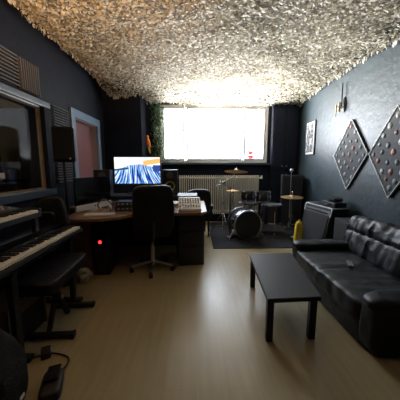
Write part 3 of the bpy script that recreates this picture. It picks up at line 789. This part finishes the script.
# snare
t = thing('snare_drum', 'chrome snare drum on its stand behind the bass drum', 'drum', (1.12, 4.86, ZM))
MB().lathe([(.16, .56), (.17, .565), (.17, .695), (.16, .70)], seg=32).build('shell', M['steel'], t)
MB().lathe([(0, .70), (.16, .70)], seg=32).build('top_head', M['clearhead'], t)
for z in (.56, .70): MB().lathe([(.16, z-.01), (.18, z-.01), (.18, z+.01), (.16, z+.01), (.16, z-.01)], seg=32).build('rim', M['chrome'], t)
MB().cyl((0, 0, .25), (0, 0, .54), .012).build('stand_post', M['chrome'], t)
tripod(t, .32, .2, 15)
# drum throne
t = thing('drum_throne', 'round black drum stool behind the drums', 'stool', (1.24, 5.25, ZM))
MB().lathe([(0, .46), (.15, .46), (.17, .48), (.17, .53), (.15, .555), (0, .56)], seg=32).build('seat', M['leather2'], t)
MB().cyl((0, 0, .2), (0, 0, .46), .015).build('post', M['chrome'], t)
tripod(t, .28, .2, 40)

def cymbal(t, r, c, rot, name='cymbal'):
    o = MB().lathe([(.004, .034), (r*.10, .032), (r*.19, .016), (r*.22, .008), (r*.6, .0), (r, -.014), (r, -.017), (r*.6, -.003), (r*.21, .004), (r*.1, .028), (.004, .03)], seg=48).build(name, M['brass'], t)
    o.location = c; o.rotation_euler = rot; return o
# crash cymbal on boom stand
t = thing('crash_cymbal_stand', 'chrome boom stand with a tilted crash cymbal left of the bass drum', 'cymbal stand', (.52, 4.42, ZM))
tripod(t, .42, .25, 182)
MB().cyl((0, 0, .12), (0, 0, .62), .011).cyl((0, 0, .60), (0, 0, .99), .008).build('tube', M['chrome'], t)
b = MB(); b.cyl((-.02, -.02, 1.0), (.02, .02, 1.0), .022); b.cyl((0, 0, .6), (0, 0, .64), .018); b.tube([(-.03, 0, 1.0), (-.055, -.01, 1.03)], .006); b.build('clamp', M['chrome'], t)
MB().tube([(-.14, -.02, .95), (0, 0, 1.0), (.24, .02, 1.19)], .007).build('boom_arm', M['chrome'], t)
MB().cyl((.24, .02, 1.19), (.235, .0, 1.255), .005).ball((.235, 0, 1.256), .012, seg=8).build('felt_post', M['chrome'], t)
cymbal(t, .215, (.237, .01, 1.215), (R(-9), R(4), 0))
# second boom with microphone towards toms
t = thing('microphone_boom', 'black microphone boom reaching over the left tom', 'microphone stand', (.64, 4.30, ZM))
MB().lathe([(0, 0), (.07, 0), (.07, .015), (.012, .03), (0, .03)]).build('base', M['black'], t)
MB().cyl((0, 0, .02), (0, 0, .92), .008).build('pole', M['black'], t)
MB().tube([(-.12, 0, .98), (0, 0, .92), (.2, -.10, .86)], .006).build('boom', M['black'], t)
MB().cyl((.19, -.09, .87), (.215, -.10, .835), .018, .022).build('microphone', M['chrome'], t)
# ride
t = thing('ride_cymbal_stand', 'straight stand holding a flat ride cymbal near the back right corner', 'cymbal stand', (1.90, 4.63, ZM))
tripod(t, .36, .17, 90)
MB().cyl((0, 0, .12), (0, 0, .5), .011).cyl((0, 0, .48), (0, 0, .80), .007).build('tube', M['chrome'], t)
cymbal(t, .215, (0, 0, .715), (R(3), R(-1), 0))
MB().ball((0, 0, .80), .012, seg=8).build('wing_nut', M['chrome'], t)
# overhead microphone
t = thing('overhead_microphone', 'slim microphone stand with round microphone behind the ride cymbal', 'microphone stand', (1.98, 4.92, ZM))
MB().lathe([(0, 0), (.1, 0), (.1, .015), (.012, .03), (0, .03)]).build('base', M['black'], t)
MB().cyl((0, 0, .02), (0, 0, 1.18), .007).build('pole', M['steel'], t)
MB().ball((0, 0, 1.22), .038).build('microphone', M['steel'], t)
# hi-hat + pedal
t = thing('hi_hat_stand', 'hi-hat stand with a small pair of cymbals behind the bass drum', 'cymbal stand', (.80, 5.04, ZM))
tripod(t, .3, .16, 20)
MB().cyl((0, 0, .1), (0, 0, .93), .008).build('tube', M['chrome'], t)
cymbal(t, .15, (0, 0, .80), (0, 0, 0)); cymbal(t, .15, (0, 0, .775), (R(180), 0, 0))
t = thing('kick_pedal', 'kick pedal on the rug behind the bass drum', 'pedal', (.87, 4.68, ZM), R(186))
MB().box((0, 0, .008), (.09, .26, .012), bev=.003).build('base_plate', M['black'], t, smooth=False)
MB().box((0, -.02, .05), (.07, .2, .01), rot=(R(20), 0, 0), bev=.003).build('footboard', M['panelgrey'], t, smooth=False)
for s in (-1, 1): MB().cyl((s*.05, .1, .01), (s*.045, .1, .22), .007).build('post', M['chrome'], t)
MB().cyl((-.05, .1, .215), (.05, .1, .215), .007).build('axle', M['chrome'], t)
# tall cabinet in back right
t = thing('speaker_cabinet', 'tall black speaker cabinet in the corner behind the ride cymbal', 'speaker cabinet', (2.12, 5.25, ZM), R(-14))
MB().box((0, 0, .56), (.42, .34, 1.1), bev=.012).build('cabinet', M['tolex'], t, smooth=False)
MB().box((0, -.175, .56), (.36, .012, 1.0), bev=.004).build('grille', M['cloth'], t, smooth=False)

# ------------------------------------------------------------------ guitar amp
t = thing('guitar_amplifier', 'wide black guitar amplifier with silver trimmed top leaning back by the wall', 'amplifier', (2.10, 3.90, 0), R(-84))
b = MB(); b.prism([(-.20, 0), (.16, 0), (.22, .67), (-.05, .67)], -.36, .36, axis='X', bev=.012); b.build('cabinet', M['blackm'], t, smooth=False)
an = math.atan2(.15, .67)
def fr(x, z, o=.006): return (x, -.20+.2239*z-o, z)
MB().box(fr(0, .28), (.64, .012, .50), rot=(-an, 0, 0), bev=.004).build('grille_cloth', M['cloth'], t, smooth=False)
cp = MB().box(fr(0, .585), (.66, .012, .075), rot=(-an, 0, 0)).build('control_panel', M['panelgrey'], t, smooth=False)
for k in range(9): MB().cyl(fr(-.26+.065*k, .585, .01), fr(-.26+.065*k, .585, .03), .012, seg=10).build('knob', M['black'], cp)
b = MB()
b.box((0, -.052, .668), (.72, .016, .016)); b.box((.352, .08, .668), (.016, .26, .016)); b.box((-.352, .08, .668), (.016, .26, .016))
for x in (-.352, .352): b.box(fr(x, .60, .004), (.016, .014, .13), rot=(-an, 0, 0))
b.build('metal_trim', M['silver'], t, smooth=False)
t = thing('speaker_cabinet', 'low black cabinet between the guitar amplifier and the sofa', 'speaker cabinet', (2.18, 3.17, 0), R(-6))
MB().box((0, 0, .29), (.34, .40, .57), bev=.012).build('cabinet', M['blackm'], t, smooth=False)
MB().box((-.175, 0, .29), (.012, .34, .50)).build('grille', M['blackm'], t, smooth=False)
t = thing('equipment_case', 'small black equipment case lying on top of the wide guitar amplifier', 'case', (2.21, 3.74, .678), R(4))
MB().box((0, 0, .04), (.20, .34, .08), bev=.012).build('body', M['black'], t, smooth=False)
MB().tube([(-.105, -.06, .04), (-.13, -.04, .04), (-.13, .04, .04), (-.105, .06, .04)], .007).build('handle', M['black'], t)
tag(MB().puff((0, 0, .03), (.16, .2, .06), n=3, wr=.01, wf=10).build('pouch', M['fabricblack']), 'soft black pouch on top of the equipment case', 'pouch').location = (2.22, 3.72, .762)
# yellow case
t = thing('yellow_case', 'slim upright yellow case standing at the corner of the rug', 'case', (1.68, 3.80, ZM), R(-6))
b = MB(); b.prism([(-.055, 0), (.05, 0), (.075, .36), (.045, .41), (.0, .41), (-.03, .36)], -.05, .05, axis='Y', bev=.012); b.build('body', M['yellow'], t)
MB().box((-.005, -.052, .17), (.05, .006, .14), bev=.002).build('panel', M['cone'], t, smooth=False)
MB().cyl((.022, 0, .405), (.022, 0, .435), .018).build('cap', M['yellow'], t)
# loose cable over the floor at the sofa foot
tag(MB().box((0, 0, .09), (.14, .20, .18), bev=.01).build('storage_box', M['blackm'], smooth=False), 'small black box on the floor at the far sofa corner', 'box').location = (1.56, 3.42, 0)

# ------------------------------------------------------------------ sofa
SX = 1.19
t = thing('leather_sofa', 'wrinkled black leather sofa along the right wall', 'sofa', (0, 0, 0))
Y0, Y1 = 1.43, 2.86
b = MB(); b.puff((1.70, (Y0+Y1)/2, .10), (1.00, Y1-Y0-.02, .19), n=14, sub=10, wr=.003, wf=6); b.build('base', M['leather'], t)
ym = (Y0+Y1)/2
def seatfold(w, q):
    f = max(0, q.z)*.5+max(0, -q.x)*.6
    g = noise.noise(Vector((w.x*4, w.y*15, w.z*5)))
    return Vector((-.010*g*f, 0, .009*g*f-.012*f*math.exp(-(w.y/.02)**2)))
MB().puff((1.55, ym, .255), (.77, 1.23, .19), n=7, sub=56, wr=.004, wf=6, fold=seatfold).build('seat_cushion', M['leather'], t)
def backfold(w, q):
    g = noise.noise(Vector((w.x*3, w.y*16+4, w.z*3))); g2 = 1-abs(noise.noise(Vector((w.y*13, w.z*2, 2))))*3
    return Vector((-.016*g-.009*g2, 0, .006*g))
MB().puff((1.90, ym, .435), (.26, 1.36, .27), n=5, sub=56, rot=(0, R(14), 0), wr=.004, wf=7, seed=3, fold=backfold).build('back_cushion', M['leather'], t)
MB().puff((1.97, ym, .615), (.32, 1.40, .22), n=4, sub=56, rot=(0, R(20), 0), wr=.007, wf=8, seed=9, fold=backfold).build('head_cushion', M['leather'], t)
MB().puff((2.11, ym, .34), (.17, Y1-Y0-.04, .62), n=8, wr=.003, rot=(0, R(4), 0)).build('back_frame', M['leather'], t)
def armfold(w, q):
    g = noise.noise(Vector((w.x*9, w.y*5, w.z*5))); return Vector((0, 0, .012*g*max(0, q.z)))
for y in (Y0+.09, Y1-.12):
    MB().puff((1.62, y, .20), (.86, .17, .38), n=8, sub=18, wr=.003, wf=6).build('arm', M['leather'], t)
    MB().puff((1.61, y, .375), (.87, .20, .11), n=3.6, sub=24, wr=.006, wf=7, seed=y, fold=armfold).build('arm_pad', M['leather'], t)
t = thing('remote_control', 'slim grey remote control lying on the sofa seat', 'remote control', (1.50, 2.19, .362), R(-25))
MB().box((0, 0, .008), (.045, .15, .014), bev=.004).build('body', M['panelgrey'], t, smooth=False)
b = MB()
for i in range(3):
    for j in range(6): b.cyl((-.012+.012*i, -.05+.02*j, .014), (-.012+.012*i, -.05+.02*j, .018), .004, seg=8)
b.build('buttons', M['silver'], t)

# ------------------------------------------------------------------ coffee table
t = thing('coffee_table', 'low dark brown rectangular coffee table beside the sofa', 'coffee table', (0, 0, 0))
tp = [(.52, 1.60), (.925, 1.625), (1.06, 2.53), (.59, 2.51)]
MB().prism(tp, .325, .36, bev=.004).build('tabletop', M['tableblack'], t, smooth=False)
for x, y in ((.555, 1.65), (.885, 1.67), (1.01, 2.48), (.625, 2.465)):
    MB().box((x, y, .1625), (.05, .05, .325), rot=(0, 0, R(-5)), bev=.003).build('leg', M['tableblack'], t, smooth=False)

# ------------------------------------------------------------------ right wall
def on_wall(y, z): return (XR, y, z)
def diamond(yc, zc, hy, hz, label, n, seed):
    t = thing('diamond_display', label, 'wall display', (XR-.012, yc, zc), 0, 'white edged diamond displays on the right wall')
    MB().prism([(-hy, 0), (0, -hz), (hy, 0), (0, hz)], -.012, .010, axis='X').build('board', M['boardd'], t, smooth=False)
    pts = [(-hy, 0), (0, -hz), (hy, 0), (0, hz)]
    for k in range(4):
        a, c = pts[k], pts[(k+1) % 4]
        MB().cyl((-.016, a[0], a[1]), (-.016, c[0], c[1]), .007, seg=6).build('edge_strip', M['whiteline'], t, smooth=False)
    rnd = random.Random(seed)
    rows = 5
    for i in range(rows):
        for j in range(rows):
            u = (i+.5)/rows*2-1; v = (j+.5)/rows*2-1
            y = (u-v)/2*hy*1.0; z = (u+v)/2*hz*1.0
            y += rnd.uniform(-.015, .015); z += rnd.uniform(-.02, .02)
            m = M['stoneB'] if rnd.random() < .22 else (M['stoneA'] if rnd.random() < .35 else M['stoneC'])
            r = rnd.uniform(.019, .033)
            MB().lathe([(0, .008), (r*.7, .007), (r, .0), (r, -.005)], (-.016, y, z), Matrix.Rotation(R(-90), 4, 'Y') @ Matrix.Diagonal((1.25, 1, 1, 1)), seg=14).build('medallion', m, t)
diamond(3.71, 1.485, .405, .53, 'complete white edged diamond of small discs, farther from viewer', 20, 3)
diamond(2.88, 1.47, .40, .545, 'nearer white edged diamond of discs, cut by the right picture edge', 20, 5)
t = thing('framed_poster', 'narrow framed black and white poster near the back right corner', 'poster', (XR-.008, 5.03, 1.55))
MB().box((-.006, 0, .335), (.022, .37, .68), bev=.003).build('frame', M['black'], t, smooth=False)
MB().box((-.019, 0, .335), (.004, .33, .64)).build('mount', M['white'], t, smooth=False)
MB().box((-.022, 0, .335), (.004, .30, .57)).build('print', M['poster'], t, smooth=False)
# wall lamp bracket
t = thing('wall_sconce', 'brass wall sconce with a black upright bar above the diamond displays', 'wall sconce', (XR, 3.98, 2.16)); t.scale = (.7, .6, 1)
MB().lathe([(0, 0), (.07, 0), (.07, .015), (.05, .03), (0, .03)], (0, -.02, .13), Matrix.Rotation(R(-90), 4, 'Y') @ Matrix.Diagonal((1.7, 1, 1, 1))).build('wall_plate', M['black'], t)
MB().tube([(-.03, -.02, .1), (-.10, .0, .06), (-.14, .09, .04)], .010).build('arm', M['brassold'], t)
MB().cyl((-.10, .02, .02), (-.10, .02, .17), .026, .022).ball((-.10, .02, .09), .036).build('cup', M['brassold'], t)
MB().cyl((-.14, .09, -.04), (-.14, .09, .14), .012, .016).build('candle_tube', M['brassold'], t)
MB().cyl((-.06, -.0, .10), (-.06, .02, .46), .014).build('upright_bar', M['black'], t)

# ------------------------------------------------------------------ light
w = bpy.data.worlds.new('sky'); scn.world = w; w.use_nodes = True
nt = w.node_tree; bg = nt.nodes['Background']
tc = nt.nodes.new('ShaderNodeTexCoord'); sp = nt.nodes.new('ShaderNodeSeparateXYZ'); nt.links.new(tc.outputs['Generated'], sp.inputs[0])
rp = nt.nodes.new('ShaderNodeValToRGB'); e = rp.color_ramp.elements
mp = nt.nodes.new('ShaderNodeMapRange'); mp.inputs[1].default_value = -1; mp.inputs[2].default_value = 1
nt.links.new(sp.outputs[2], mp.inputs[0]); nt.links.new(mp.outputs[0], rp.inputs['Fac'])
e[0].position = .46; e[0].color = (1, 1, .98, 1); e[1].position = .54; e[1].color = (.20, .22, .25, 1)
mx = nt.nodes.new('ShaderNodeMapRange'); mx.inputs[1].default_value = -.45; mx.inputs[2].default_value = .5; mx.inputs[3].default_value = 1.5; mx.inputs[4].default_value = .22
nt.links.new(sp.outputs[0], mx.inputs[0])      # world dimmed towards the right, added to keep the left wall dark
vm = nt.nodes.new('ShaderNodeVectorMath'); vm.operation = 'SCALE'
nt.links.new(rp.outputs['Color'], vm.inputs[0]); nt.links.new(mx.outputs[0], vm.inputs['Scale'])
nt.links.new(vm.outputs[0], bg.inputs[0]); bg.inputs[1].default_value = 74.0
def light(name, kind, loc, energy, col, **k):
    l = bpy.data.lights.new(name, kind); l.energy = energy; l.color = col
    for a, v in k.items(): setattr(l, a, v)
    o = bpy.data.objects.new(name, l); COL.objects.link(o); o.location = loc; return o
p = light('window_portal', 'AREA', ((WX0+WX1)/2, YB+.29, (WZ0+WZ1)/2), 1, (1, 1, 1), shape='RECTANGLE', size=WX1-WX0, size_y=WZ1-WZ0)
p.rotation_euler = (R(-90), 0, 0); p.data.cycles.is_portal = True
lp = light('unseen_warm_lamp', 'SPOT', (-.95, .45, 1.7), 330, (1, .56, .24), shadow_soft_size=.08, spot_size=R(88), spot_blend=.9)  # unseen warm lamp, shaped as an upward spot to warm only the net
lp.rotation_euler = Vector((-.15, 1.4, 1.5)).to_track_quat('-Z', 'Y').to_euler()
light('booth_fill', 'POINT', (-3.1, 2.3, 1.55), 14, (1, .82, .6), shadow_soft_size=.1)  # added fill with no visible source, brightens the booth ceiling

# ------------------------------------------------------------------ camera
cd = bpy.data.cameras.new('camera'); cam = bpy.data.objects.new('camera', cd); COL.objects.link(cam)
f = 240.; cd.sensor_width = 36; cd.lens = 36*f/400; cd.clip_start = .02
cam.location = (0, 0, 1.3)
pitch = math.atan(33/f); yaw = math.atan(5*math.cos(pitch)/f)
cam.rotation_euler = (R(90)-pitch, 0, -yaw)
scn.camera = cam
vs = scn.view_settings
vs.view_transform = 'Standard'; vs.look = 'None'; vs.gamma = 1; vs.use_curve_mapping = False
vs.exposure = 0
